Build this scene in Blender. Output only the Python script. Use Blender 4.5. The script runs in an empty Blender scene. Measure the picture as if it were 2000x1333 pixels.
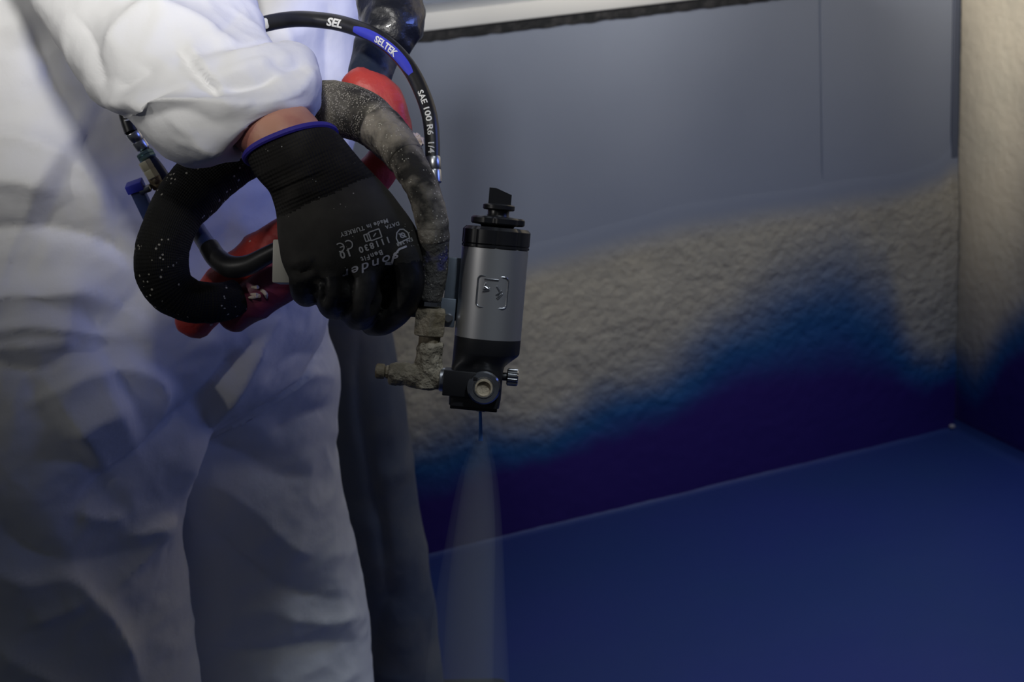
import bpy, bmesh, math, random
import numpy as np
from mathutils import Vector, Matrix, noise
from mathutils.bvhtree import BVHTree
random.seed(4)
S = bpy.context.scene
COL = S.collection

# ------------------------------------------------------------------ camera
F = 2500.0                                   # focal length in pixels of the 2000 px wide frame
CAM = np.array([0.0, 0.0, 1.40]); KR = CAM[2] / 1.25
h1 = np.array([.9615, .188, -.3005]); h1 /= np.linalg.norm(h1)      # along the back wall, to the right
v = np.array([-.089, .947, .308]); v -= h1 * v.dot(h1); v /= np.linalg.norm(v)   # up
h2 = np.cross(h1, v)
R = np.array([h1, -h2, v])                   # camera axes -> world
cd = bpy.data.cameras.new('camera'); cam = bpy.data.objects.new('camera', cd); COL.objects.link(cam)
M4 = np.eye(4); M4[:3, :3] = R; M4[:3, 3] = CAM
cam.matrix_world = Matrix(M4.tolist())
cd.sensor_width = 36; cd.lens = F / 2000 * 36; cd.clip_start = .02
cd.dof.use_dof = True; cd.dof.focus_distance = 1.15; cd.dof.aperture_fstop = 9
S.camera = cam
S.view_settings.view_transform = 'Standard'; S.view_settings.look = 'None'
S.view_settings.gamma = 1; S.view_settings.use_curve_mapping = False
S.view_settings.exposure = 0.0

def ray(px, py): return R @ np.array([(px - 1000) / F, (666.5 - py) / F, -1.0])
def at(px, py, D): return CAM + ray(px, py) * D
def atY(px, py, Y): r = ray(px, py); return CAM + r * ((Y - CAM[1]) / r[1])
def atX(px, py, X): r = ray(px, py); return CAM + r * ((X - CAM[0]) / r[0])
def proj(P):
    q = (np.asarray(P) - CAM) @ R
    D = -q[..., 2]
    return np.stack([1000 + F * q[..., 0] / D, 666.5 - F * q[..., 1] / D, D], -1)

# ------------------------------------------------------------------ light
w = bpy.data.worlds.new('world'); S.world = w; w.use_nodes = True
w.node_tree.nodes['Background'].inputs[0].default_value = (.76, .84, 1.0, 1)
w.node_tree.nodes['Background'].inputs[1].default_value = .036
def spot(name, loc, aim, power, col, size, blend, radius):
    l = bpy.data.lights.new(name, 'SPOT'); o = bpy.data.objects.new(name, l); COL.objects.link(o)
    l.energy = power; l.color = col; l.spot_size = math.radians(size); l.spot_blend = blend; l.shadow_soft_size = radius
    o.location = loc; o.rotation_euler = (Vector(aim) - Vector(loc)).to_track_quat('-Z', 'Y').to_euler(); return o
def area(name, loc, aim, power, col, sx, sy):
    l = bpy.data.lights.new(name, 'AREA'); o = bpy.data.objects.new(name, l); COL.objects.link(o)
    l.energy = power; l.color = col; l.shape = 'RECTANGLE'; l.size = sx; l.size_y = sy
    o.location = loc; o.rotation_euler = (Vector(aim) - Vector(loc)).to_track_quat('-Z', 'Y').to_euler(); return o
spot('wall_fill', (.15, -.3, 2.55), (.75, 2.68, 2.85), 150, (1, .96, .90), 98, 1.0, .20)  # unseen spot added for the walls, its cone edge fading them downwards
spot('side_lamp', (-1.6, 1.15, 2.4), (2.1, 2.35, 2.0), 1000, (1, .92, .79), 47, 1.0, .15)
spot('hand_fill', (.03, .40, 1.82), (.24, 1.30, 1.66), 47, (1, .98, .95), 69, 1.0, .06)  # added out of view to brighten sleeve and hand, fading down the suit
spot('left_lamp', (-1.3, .75, 1.95), (.0, 1.40, 1.95), 25, (1, .97, .93), 86, 1.0, .05)
spot('blue_fill', (1.45, .75, 1.65), (.42, 1.5, 1.72), 50, (.18, .28, 1.0), 71, 1.0, .20)  # added fill without a visible source, tints the coverall blue from the right
spot('gun_fill', (.70, .25, 2.5), (.44, 1.10, .75), 108, (.84, .92, 1.0), 20, 1.0, .10)  # narrow unseen beam added to bring out the mist and gun
spot('floor_fill', (1.75, 1.35, 2.8), (1.50, 1.5, 0), 118, (.48, .63, 1.0), 69, 1.0, .25)  # unseen downlight added to lift the blue floor

# ------------------------------------------------------------------ materials
def N(nt, t, **kw):
    n = nt.nodes.new(t)
    for k, x in kw.items(): setattr(n, k, x)
    return n
def rgba(c): return (c[0], c[1], c[2], 1)
MATS = {}
def mat(name, col, rough=.5, metal=0, col2=None, scale=20, lo=.45, hi=.65, bump=0, bscale=60, bdist=.002,
        speck=None, sscale=120, sthr=.18, smask=.55, spec=.5, coat=0, rib=None):
    m = bpy.data.materials.new(name); m.use_nodes = True; nt = m.node_tree; b = nt.nodes['Principled BSDF']
    b.inputs['Roughness'].default_value = rough; b.inputs['Metallic'].default_value = metal
    b.inputs['Specular IOR Level'].default_value = spec; b.inputs['Coat Weight'].default_value = coat
    tc = N(nt, 'ShaderNodeTexCoord'); src = None
    b.inputs['Base Color'].default_value = rgba(col)
    if col2:
        n = N(nt, 'ShaderNodeTexNoise'); n.inputs['Scale'].default_value = scale; n.inputs['Detail'].default_value = 6
        nt.links.new(tc.outputs['Object'], n.inputs['Vector'])
        mr = N(nt, 'ShaderNodeMapRange'); mr.inputs[1].default_value = lo; mr.inputs[2].default_value = hi
        nt.links.new(n.outputs[0], mr.inputs[0])
        mx = N(nt, 'ShaderNodeMix', data_type='RGBA'); mx.inputs[6].default_value = rgba(col); mx.inputs[7].default_value = rgba(col2)
        nt.links.new(mr.outputs[0], mx.inputs[0]); src = mx.outputs[2]
    if speck:
        vo = N(nt, 'ShaderNodeTexVoronoi'); vo.inputs['Scale'].default_value = sscale
        nt.links.new(tc.outputs['Object'], vo.inputs['Vector'])
        lt = N(nt, 'ShaderNodeMath', operation='LESS_THAN'); lt.inputs[1].default_value = sthr
        nt.links.new(vo.outputs['Distance'], lt.inputs[0])
        n2 = N(nt, 'ShaderNodeTexNoise'); n2.inputs['Scale'].default_value = sscale * .17
        nt.links.new(tc.outputs['Object'], n2.inputs['Vector'])
        gt = N(nt, 'ShaderNodeMath', operation='GREATER_THAN'); gt.inputs[1].default_value = smask
        nt.links.new(n2.outputs[0], gt.inputs[0])
        mu = N(nt, 'ShaderNodeMath', operation='MULTIPLY'); nt.links.new(lt.outputs[0], mu.inputs[0]); nt.links.new(gt.outputs[0], mu.inputs[1])
        mx = N(nt, 'ShaderNodeMix', data_type='RGBA'); mx.inputs[7].default_value = rgba(speck); mx.inputs[6].default_value = rgba(col)
        if src: nt.links.new(src, mx.inputs[6])
        nt.links.new(mu.outputs[0], mx.inputs[0]); src = mx.outputs[2]
    if src: nt.links.new(src, b.inputs['Base Color'])
    if bump:
        n = N(nt, 'ShaderNodeTexNoise'); n.inputs['Scale'].default_value = bscale; n.inputs['Detail'].default_value = 5
        nt.links.new(tc.outputs['Object'], n.inputs['Vector'])
        bp = N(nt, 'ShaderNodeBump'); bp.inputs['Strength'].default_value = bump; bp.inputs['Distance'].default_value = bdist
        h = n.outputs[0]
        if rib:                                    # knit: rows and columns along the uv map
            uv = N(nt, 'ShaderNodeUVMap'); sp = N(nt, 'ShaderNodeSeparateXYZ'); nt.links.new(uv.outputs[0], sp.inputs[0])
            acc = None
            for k, fr in ((0, rib[0]), (1, rib[1])):
                mm = N(nt, 'ShaderNodeMath', operation='MULTIPLY'); mm.inputs[1].default_value = fr * 6.2832; nt.links.new(sp.outputs[k], mm.inputs[0])
                sn = N(nt, 'ShaderNodeMath', operation='SINE'); nt.links.new(mm.outputs[0], sn.inputs[0])
                if acc is None: acc = sn.outputs[0]
                else:
                    ad = N(nt, 'ShaderNodeMath', operation='ADD'); nt.links.new(acc, ad.inputs[0]); nt.links.new(sn.outputs[0], ad.inputs[1]); acc = ad.outputs[0]
            ml = N(nt, 'ShaderNodeMath', operation='MULTIPLY_ADD'); ml.inputs[1].default_value = .3; nt.links.new(acc, ml.inputs[0]); nt.links.new(h, ml.inputs[2]); h = ml.outputs[0]
        nt.links.new(h, bp.inputs['Height']); nt.links.new(bp.outputs[0], b.inputs['Normal'])
    MATS[name] = m; return m
mat('tyvek', (.80, .80, .80), .55, bump=.25, bscale=55, bdist=.004, spec=.3)
mat('skin', (.50, .25, .17), .5, col2=(.40, .15, .12), scale=28, bump=.15, bscale=200)
mat('glove', (.024, .023, .021), .75, col2=(.09, .085, .075), scale=14, lo=.40, hi=.72, speck=(.35, .33, .3), sscale=260, sthr=.15, smask=.62, bump=.5, bscale=500, bdist=.0007, spec=.25)
mat('glove_knit', (.013, .012, .011), .85, col2=(.03, .028, .025), scale=20, speck=(.3, .3, .28), sscale=250, sthr=.13, smask=.63, bump=.7, bscale=400, bdist=.0012, spec=.2, rib=(46, 34))
mat('glove_dip', (.010, .010, .011), .45, col2=(.09, .085, .075), scale=20, lo=.48, hi=.74, bump=.3, bscale=220, bdist=.001, spec=.35)
mat('cuff_edge', (.03, .02, .28), .7, bump=.4, bscale=500, bdist=.0008)
mat('rubber', (.012, .012, .013), .38, col2=(.022, .022, .022), scale=40, bump=.1, bscale=300, bdist=.0006)
mat('foam_sleeve', (.009, .009, .009), .8, col2=(.026, .026, .022), scale=9, lo=.4, hi=.7, speck=(.42, .4, .34), sscale=170, sthr=.2, smask=.53, bump=.7, bscale=600, bdist=.001, spec=.2, rib=(40, 130))
mat('dusty_sleeve', (.045, .042, .036), .9, col2=(.26, .24, .19), scale=22, lo=.42, hi=.66, speck=(.45, .42, .35), sscale=520, sthr=.34, smask=.42, bump=.9, bscale=500, bdist=.0015, spec=.2)
mat('dusty_tape', (.03, .028, .025), .75, col2=(.30, .27, .22), scale=34, lo=.40, hi=.60, speck=(.55, .52, .45), sscale=380, sthr=.22, smask=.52, bump=.8, bscale=190, bdist=.003, spec=.3)
mat('blue_tape', (.035, .04, .28), .6, col2=(.10, .095, .085), scale=40, lo=.36, hi=.52, bump=.8, bscale=220, bdist=.003, speck=(.4, .38, .33), sscale=350, sthr=.24, smask=.48)
mat('steel', (.50, .51, .53), .30, 1, col2=(.40, .41, .43), scale=30, bump=.04, bscale=300, bdist=.0005)
mat('brushed', (.50, .50, .51), .42, .9, bump=.05, bscale=700, bdist=.0004)
mat('chrome', (.62, .64, .67), .2, 1, col2=(.40, .41, .42), scale=60)
mat('black_plastic', (.010, .010, .012), .32, bump=.06, bscale=250, bdist=.0005)
mat('black_metal', (.012, .012, .014), .42, metal=.2)
mat('crusted_brass', (.19, .155, .095), .8, .2, col2=(.36, .31, .23), scale=70, lo=.4, hi=.65, bump=.8, bscale=170, bdist=.003)
mat('crust', (.19, .165, .12), .95, 0, col2=(.35, .31, .235), scale=110, lo=.4, hi=.62, bump=1, bscale=240, bdist=.004, speck=(.5, .46, .38), sscale=350, sthr=.2)
mat('bracket_grey', (.16, .19, .23), .5, .5, bump=.1, bscale=120)
mat('red_plastic', (.56, .06, .045), .5, col2=(.38, .03, .03), scale=14, bump=.5, bscale=50, bdist=.006, speck=(.6, .45, .4), sscale=90, sthr=.16, smask=.6)
mat('plum_plastic', (.24, .03, .035), .5, col2=(.17, .03, .09), scale=14, bump=.4, bscale=45, bdist=.006)
mat('wrap_black', (.008, .009, .013), .42, bump=.5, bscale=30, bdist=.012, coat=.3)
mat('wrap_navy', (.012, .02, .038), .5, bump=.4, bscale=35, bdist=.01)
mat('white_plastic', (.62, .60, .52), .45)
mat('beige_nut', (.46, .43, .30), .5)
mat('teal_metal', (.16, .26, .28), .3, .8)
mat('blue_plastic', (.025, .04, .12), .4, col2=(.04, .06, .17), scale=40)
mat('print_white', (.75, .75, .73), .6)
mat('print_grey', (.42, .42, .42), .6)
mat('print_violet', (.42, .42, .48), .6)
mat('label_blue', (.04, .05, .50), .45)
mat('foam_lump', (.62, .52, .44), .9, bump=.6, bscale=120, bdist=.004)
mat('trousers', (.13, .145, .175), .9, col2=(.19, .19, .19), scale=9, bump=.5, bscale=14, bdist=.01, spec=.15)
mat('jacket', (.02, .022, .03), .85, bump=.4, bscale=20, bdist=.01)
mat('panel_board', (.27, .31, .41), .5, col2=(.25, .29, .39), scale=3.5, lo=.35, hi=.7, bump=.06, bscale=40, bdist=.003, speck=(.15, .16, .2), sscale=9, sthr=.05, smask=.5)
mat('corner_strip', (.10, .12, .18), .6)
mat('white_trim_paint', (.78, .80, .82), .4)
mat('seal_black', (.012, .014, .018), .8, col2=(.04, .04, .045), scale=40, bump=.8, bscale=60, bdist=.006)
mat('boot', (.02, .02, .02), .6)
mat('jet_paint', (.05, .16, .50), .3)
def paint_mat(name, bare, bare2, mid, deep, relief=.8):
    m = mat(name, bare, .62, col2=bare2, scale=7, bump=relief, bscale=46, bdist=.012, spec=.35); nt = m.node_tree
    b = nt.nodes['Principled BSDF']; src = b.inputs['Base Color'].links[0].from_socket
    a = N(nt, 'ShaderNodeAttribute', attribute_name='paint')
    cv = N(nt, 'ShaderNodeAttribute', attribute_name='cover')
    mx = N(nt, 'ShaderNodeMix', data_type='RGBA'); nt.links.new(cv.outputs['Fac'], mx.inputs[0]); mx.inputs[6].default_value = rgba((.26, .30, .40)); nt.links.new(src, mx.inputs[7]); src = mx.outputs[2]
    cols = [(None, 0), (mid, .62), (deep, 1.15)]; prev = src; p0 = -.75
    for c, p in cols[1:]:
        mr = N(nt, 'ShaderNodeMapRange', interpolation_type='SMOOTHSTEP'); mr.inputs[1].default_value = p0; mr.inputs[2].default_value = p
        nt.links.new(a.outputs['Fac'], mr.inputs[0])
        mx = N(nt, 'ShaderNodeMix', data_type='RGBA'); nt.links.new(mr.outputs[0], mx.inputs[0]); nt.links.new(prev, mx.inputs[6]); mx.inputs[7].default_value = rgba(c)
        prev = mx.outputs[2]; p0 = .45
    nt.links.new(prev, b.inputs['Base Color'])
    mr = N(nt, 'ShaderNodeMapRange'); mr.inputs[1].default_value = .3; mr.inputs[2].default_value = 1.0; mr.inputs[3].default_value = relief; mr.inputs[4].default_value = .10   # the thick paint levels the relief
    nt.links.new(a.outputs['Fac'], mr.inputs[0]); ml = N(nt, 'ShaderNodeMath', operation='MULTIPLY'); nt.links.new(mr.outputs[0], ml.inputs[0]); nt.links.new(cv.outputs['Fac'], ml.inputs[1])
    nt.links.new(ml.outputs[0], [n for n in nt.nodes if n.type == 'BUMP'][0].inputs['Strength']); return m
paint_mat('coated_wall', (.46, .43, .355), (.40, .38, .325), (.016, .10, .28), (.034, .016, .17))
paint_mat('coated_side_wall', (.42, .39, .33), (.37, .35, .30), (.016, .10, .28), (.034, .016, .17), .4)
mat('blue_floor', (.032, .050, .20), .45, col2=(.028, .058, .18), scale=2.2, lo=.35, hi=.7, bump=.12, bscale=6, bdist=.02, spec=.4)
def vol_mat(name, dens, col):
    m = bpy.data.materials.new(name); m.use_nodes = True; nt = m.node_tree; nt.nodes.clear()
    o = N(nt, 'ShaderNodeOutputMaterial'); s = N(nt, 'ShaderNodeVolumeScatter'); s.inputs['Color'].default_value = rgba(col); s.inputs['Density'].default_value = dens
    s.inputs['Anisotropy'].default_value = .2
    nt.links.new(s.outputs[0], o.inputs['Volume']); MATS[name] = m
vol_mat('mist_thin', 3.5, (.72, .82, .95)); vol_mat('mist_core', 8.0, (.75, .84, .93))

# ------------------------------------------------------------------ mesh helpers
def crom(P, n):
    """Catmull-Rom through the rows of P, n samples spread evenly by arc length of the first three columns"""
    P = np.asarray(P, float)
    Q = np.vstack([2 * P[0] - P[1], P, 2 * P[-1] - P[-2]]); out = []
    for i in range(1, len(Q) - 2):
        for t in np.linspace(0, 1, 24, endpoint=False):
            a, b, c, d = Q[i - 1], Q[i], Q[i + 1], Q[i + 2]
            out.append(.5 * (2 * b + (c - a) * t + (2 * a - 5 * b + 4 * c - d) * t * t + (3 * b - a - 3 * c + d) * t ** 3))
    out.append(P[-1]); out = np.array(out)
    s = np.concatenate([[0], np.cumsum(np.linalg.norm(np.diff(out[:, :3], axis=0), axis=1))])
    u = np.linspace(0, s[-1], n)
    return np.stack([np.interp(u, s, out[:, k]) for k in range(out.shape[1])], 1)
def lin(P, n):
    P = np.asarray(P, float); t = np.linspace(0, len(P) - 1, n)
    return np.stack([np.interp(t, range(len(P)), P[:, k]) for k in range(P.shape[1])], 1)
def unit(a): return a / (np.linalg.norm(a) + 1e-12)
class MB:
    def __init__(s): s.v = []; s.f = []; s.uv = []
    def add(s, V, Fc, uv=None):
        o = len(s.v); s.v += [tuple(map(float, x)) for x in V]; s.f += [tuple(i + o for i in f) for f in Fc]
        s.uv += [tuple(x) for x in uv] if uv is not None else [(0, 0)] * len(V); return s
    def rings(s, rings, cap0=True, cap1=True, vlen=1.0):
        m, n = len(rings), len(rings[0]); V = [p for r in rings for p in r]; Fc = []
        for i in range(m - 1):
            for j in range(n):
                a, b = i * n + j, i * n + (j + 1) % n; Fc.append((a, b, b + n, a + n))
        if cap0: Fc.append(tuple(range(n))[::-1])
        if cap1: Fc.append(tuple((m - 1) * n + j for j in range(n)))
        uv = [(abs(2 * j / n - 1), vlen * i / (m - 1)) for i in range(m) for j in range(n)]
        return s.add(V, Fc, uv)
    def tube(s, P, rad, n=20, cap0=True, cap1=True, rnd=0, squash=None):
        P = np.asarray(P, float); m = len(P); rad = np.broadcast_to(np.asarray(rad, float), (m,))
        T = np.gradient(P, axis=0); T /= np.linalg.norm(T, axis=1)[:, None]
        u = unit(np.cross(T[0], [.3, .5, .81])); rings = []
        extra0 = []; extra1 = []
        for i in range(m):
            u = unit(u - T[i] * u.dot(T[i])); w_ = np.cross(T[i], u); a = np.linspace(0, 2 * math.pi, n, endpoint=False)
            ring = lambda c, r: [c + r * (math.cos(x) * u + math.sin(x) * w_) for x in a]
            if i == 0 and rnd:
                for q in np.linspace(1.45, .25, 5): extra0.append(ring(P[0] - T[0] * rad[0] * rnd * math.sin(q), rad[0] * math.cos(q)))
            rings.append(ring(P[i], rad[i]))
            if i == m - 1 and rnd:
                for q in np.linspace(.25, 1.45, 5): extra1.append(ring(P[-1] + T[-1] * rad[-1] * rnd * math.sin(q), rad[-1] * math.cos(q)))
        return s.rings(extra0 + rings + extra1, cap0, cap1)
    def build(s, name, m, parent=None, smooth=True, sharp=40):
        me = bpy.data.meshes.new(name); me.from_pydata(s.v, [], s.f)
        uvl = me.uv_layers.new(name='UVMap'); li = np.empty(len(me.loops), int); me.loops.foreach_get('vertex_index', li)
        uvl.data.foreach_set('uv', np.array(s.uv, float)[li].ravel())
        return link(name, me, m, parent, smooth, sharp)
def link(name, me, m, parent=None, smooth=True, sharp=40):
    bm = bmesh.new(); bm.from_mesh(me); bmesh.ops.recalc_face_normals(bm, faces=bm.faces); bm.to_mesh(me); bm.free()
    if smooth:
        me.polygons.foreach_set('use_smooth', [True] * len(me.polygons)); me.set_sharp_from_angle(angle=math.radians(sharp))
    o = bpy.data.objects.new(name, me); COL.objects.link(o)
    if m: me.materials.append(MATS[m])
    if parent is not None:
        o.parent = parent
        o.matrix_parent_inverse = Matrix.Translation(-parent.location)      # meshes carry world coordinates
    return o
def thing(name, base, label, cat, group=None):
    o = bpy.data.objects.new(name, None); COL.objects.link(o); o.location = Vector(base); o.empty_display_size = .05
    o['label'] = label; o['category'] = cat
    if group: o['group'] = group
    return o
def tag(o, label=None, cat=None, kind=None):
    if label: o['label'] = label
    if cat: o['category'] = cat
    if kind: o['kind'] = kind
    return o
def sil(L, Rr, D, rd, m=60, n=48, fixY=False, p=2.0, linear=False, tilt=None):
    """closed loft between two outlines: rows of (px,py); D = distance (or world Y) and rd = half depth per row"""
    k = len(L); D = np.broadcast_to(D, (k,)); rd = np.broadcast_to(rd, (k,))
    f = atY if fixY else at
    rows = np.array([np.concatenate([f(*L[i], D[i]), f(*Rr[i], D[i]), [rd[i]]]) for i in range(k)])
    rows = np.hstack([(rows[:, :3] + rows[:, 3:6]) / 2, (rows[:, 3:6] - rows[:, :3]) / 2, rows[:, 6:]])
    if tilt is not None: rows = np.hstack([rows, np.array(tilt, float)[:, None]])
    rows = lin(rows, m) if linear else crom(rows, m); rings = []; tg = np.gradient(rows[:, :3], axis=0)
    for ri, r in enumerate(rows):
        c, h = r[:3], r[3:6]; d = c - CAM
        if fixY: d[2] = 0
        d = unit(d - h * d.dot(h) / h.dot(h)); a = np.linspace(0, 2 * math.pi, n, endpoint=False)
        if tilt is not None: d = d + r[7] * unit(tg[ri])      # near rim leans back along the loft
        e = 2 / p
        rings.append([c + h * math.copysign(abs(math.cos(x)) ** e, math.cos(x)) + d * r[6] * math.copysign(abs(math.sin(x)) ** e, math.sin(x)) for x in a])
    return rings
def pxpath(P, n):
    """rows (px,py,D,half width in px) -> points and radii"""
    W = np.array([np.concatenate([at(q[0], q[1], q[2]), [q[3] * q[2] / F]]) for q in P])
    W = crom(W, n); return W[:, :3], W[:, 3]
def remesh(mb, vox, smooth=3, f=.5):
    me = bpy.data.meshes.new('t'); me.from_pydata(mb.v, [], mb.f)
    bm = bmesh.new(); bm.from_mesh(me); bmesh.ops.recalc_face_normals(bm, faces=bm.faces); bm.to_mesh(me); bm.free()
    o = bpy.data.objects.new('t', me); COL.objects.link(o)
    r = o.modifiers.new('r', 'REMESH'); r.mode = 'VOXEL'; r.voxel_size = vox
    s = o.modifiers.new('s', 'SMOOTH'); s.factor = f; s.iterations = smooth
    dg = bpy.context.evaluated_depsgraph_get(); out = bpy.data.meshes.new_from_object(o.evaluated_get(dg))
    bpy.data.objects.remove(o); return out
def getv(me):
    a = np.empty(len(me.vertices) * 3); me.vertices.foreach_get('co', a); return a.reshape(-1, 3)
def getn(me):
    a = np.empty(len(me.vertices) * 3); me.vertex_normals.foreach_get('vector', a); return a.reshape(-1, 3)
def setv(me, V): me.vertices.foreach_set('co', V.ravel()); me.update()
def folds(q, FL):
    """sum of ridges: each (polyline px, height in m, width px left of travel, width px right of travel)"""
    out = np.zeros(len(q))
    for pts, amp, wl, wr in FL:
        pts = crom(np.hstack([np.array(pts, float), np.zeros((len(pts), 1))]), 24)[:, :2]
        best = np.full(len(q), 1e9); side = np.zeros(len(q)); tt = np.zeros(len(q))
        for i in range(len(pts) - 1):
            a, b = pts[i], pts[i + 1]; d = b - a; t = np.clip(((q[:, :2] - a) @ d) / (d @ d), 0, 1)
            e = q[:, :2] - (a + t[:, None] * d); dist = np.hypot(e[:, 0], e[:, 1]); k = dist < best
            best[k] = dist[k]; side[k] = (d[0] * e[:, 1] - d[1] * e[:, 0])[k]; tt[k] = ((i + t) / (len(pts) - 1))[k]
        wd = np.where(side > 0, wr, wl)            # image y runs down: side>0 = right of travel
        taper = np.clip(np.minimum(tt, 1 - tt) * 5, 0, 1) * .75 + .25
        out += amp * taper * np.exp(-(best / wd) ** 1.0)
    return out
def crumple(V, sc, amp, seed=0):
    o = np.array([1.7, 9.2, 3.1]) * (seed + 1)
    return np.array([amp * (1 - 2 * abs(noise.noise(Vector(p)))) for p in (V * sc + o)])
def fbm(V, sc, amp, seed=0, octv=3):
    o = np.array([5.7, 1.2, 7.1]) * (seed + 1)
    return np.array([amp * noise.fractal(Vector(p), 1.0, 2.0, octv) for p in (V * sc + o)])
def grid(name, xs, ys, fn, m, attr=None, parent=None):
    V = np.array([fn(x, y) for y in ys for x in xs]); nx = len(xs)
    Fc = [(j * nx + i, j * nx + i + 1, (j + 1) * nx + i + 1, (j + 1) * nx + i) for j in range(len(ys) - 1) for i in range(nx - 1)]
    me = bpy.data.meshes.new(name); me.from_pydata(V[:, :3].tolist(), [], Fc)
    if attr:
        at_ = me.attributes.new(attr, 'FLOAT', 'POINT'); at_.data.foreach_set('value', V[:, 3])
        at_ = me.attributes.new('cover', 'FLOAT', 'POINT'); at_.data.foreach_set('value', V[:, 4] if V.shape[1] > 4 else np.ones(len(V)))
    me.polygons.foreach_set('use_smooth', [True] * len(me.polygons))
    o = bpy.data.objects.new(name, me); COL.objects.link(o); me.materials.append(MATS[m]); o['kind'] = 'structure'
    if parent: o.parent = parent
    return o
def bbox_(mb, c, h, ax=None, bev=0, segs=2):
    """bevelled box: centre, half sizes, axes rows"""
    bm = bmesh.new(); bmesh.ops.create_cube(bm, size=2)
    for x in bm.verts: x.co = Vector((x.co.x * h[0], x.co.y * h[1], x.co.z * h[2]))
    if bev: bmesh.ops.bevel(bm, geom=list(bm.edges), offset=bev, segments=segs, affect='EDGES', profile=.5)
    bm.verts.ensure_lookup_table(); A = np.eye(3) if ax is None else np.asarray(ax)
    V = [np.asarray(c) + np.array(x.co) @ A for x in bm.verts]; Fc = [tuple(x.index for x in f.verts) for f in bm.faces]; bm.free()
    return mb.add(V, Fc)
def lathe(mb, c, ax, prof, n=40, u0=None, lobes=None):
    """prof rows (radius, height along ax)"""
    ax = unit(np.asarray(ax, float)); u = unit(np.cross(ax, [.2, .9, .3])) if u0 is None else unit(np.asarray(u0) - ax * np.dot(u0, ax)); w_ = np.cross(ax, u)
    rings = []
    for r, z in prof:
        rings.append([np.asarray(c) + ax * z + r * (lobes(x) if lobes else 1) * (math.cos(x) * u + math.sin(x) * w_) for x in np.linspace(0, 2 * math.pi, n, endpoint=False)])
    return mb.rings(rings)

# ------------------------------------------------------------------ room
r = ray(1860, 836); k = -CAM[2] / r[2]; CORNER = CAM + r * k
XR, YW = CORNER[0], CORNER[1]
def prof_fn(pts, plane):
    W = sorted([tuple((P[0] if plane == 'Y' else P[1], P[2])) for P in [(atY(a, b, YW) if plane == 'Y' else atX(a, b, XR)) for a, b in pts]])
    xs, zs = [a for a, b in W], [b for a, b in W]
    return lambda x: float(np.interp(x, xs, zs))
edge_z = prof_fn([(700, 610), (880, 575), (960, 560), (1040, 532), (1180, 495), (1300, 462), (1450, 435), (1600, 415), (1700, 398), (1780, 380), (1830, 362), (1856, 338)], 'Y')
cy_z = prof_fn([(600, 900), (800, 870), (1000, 840), (1200, 775), (1330, 700), (1450, 610), (1560, 545), (1650, 520), (1720, 570), (1780, 680), (1830, 712), (1856, 700)], 'Y')
in_z = prof_fn([(600, 1010), (800, 985), (900, 950), (1000, 915), (1200, 865), (1350, 800), (1450, 752), (1550, 725), (1650, 722), (1750, 742), (1810, 768), (1856, 752)], 'Y')
cy_zr = prof_fn([(1858, 690), (1880, 715), (1905, 725), (1930, 690), (1955, 650), (2000, 615), (2080, 600)], 'X')
in_zr = prof_fn([(1858, 745), (1880, 775), (1905, 790), (1935, 765), (1960, 725), (2000, 700), (2080, 690)], 'X')
def sstep(a, b, x):
    t = min(1, max(0, (x - a) / (b - a))); return t * t * (3 - 2 * t)
def lumps(p, sc=1):
    q = Vector(p)
    return .0022 * noise.noise(q * 34 * sc) + .0016 * noise.noise(q * 70 * sc) + .0045 * noise.noise(q * 9)
def wb(x, z):
    n = .02 * noise.noise(Vector((x * 6, 1, z * 6)))
    e = edge_z(x) + n * .5; t = sstep(e + .045, e - .13, z)
    a, b = cy_z(x), in_z(x)
    m = (a - z + n * 1.6 + .012 * noise.noise(Vector((x * 22, 5, z * 22)))) / max(.02, a - b)
    smooth = 1 - .75 * sstep(.5, 1.0, m)
    c = sstep(e + .046, e - .034, z)                    # how far the rough coat covers the board
    thin = sstep(e + .115, e + .045, z)                  # a skin of coat runs a little way up the board
    return (x, YW + .0025 - thin * .0057 - t * .007 - c * t * smooth * lumps((x, 0, z)) * 1.3, z, m, c)
def span(a, b, d): return list(np.linspace(a, b, max(2, int(round((b - a) / d)) + 1)))
xs = span(-2.2, .1, .1)[:-1] + span(.1, XR, .0065); zs = span(0, 1.055 * KR, .0072)
wall_back = grid('wall_back', xs, zs, wb, 'coated_wall', 'paint')
def wr(y, z):
    n = .02 * noise.noise(Vector((y * 6, 3, z * 6)))
    a, b = cy_zr(y), in_zr(y); m = (a - z + n * 1.5) / max(.02, a - b)
    return (XR + .004 - .55 * (1 - .7 * sstep(.5, 1, m)) * lumps((7, y, z)), y, z, m)
ys = span(-1.5, 1.8, .1)[:-1] + span(1.8, YW, .0065)
wall_right = grid('wall_right', ys, span(0, 1.4, .0078) + span(1.45, 2.8, .1), wr, 'coated_side_wall', 'paint')
def fl(x, y):
    d = min(YW - y, XR - x); rr = .03
    z = rr - math.sqrt(max(0, rr * rr - max(0, rr - d) ** 2)) if d < rr else 0
    return (x, y, z + .0015 * noise.noise(Vector((x * 3, y * 3, 0))), 0)
floor = grid('floor', span(-2.2, 0, .1)[:-1] + span(0, XR - .05, .03)[:-1] + span(XR - .05, XR, .005), span(-1.5, 1.2, .1)[:-1] + span(1.2, YW - .05, .03)[:-1] + span(YW - .05, YW, .005), fl, 'blue_floor')
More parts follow.
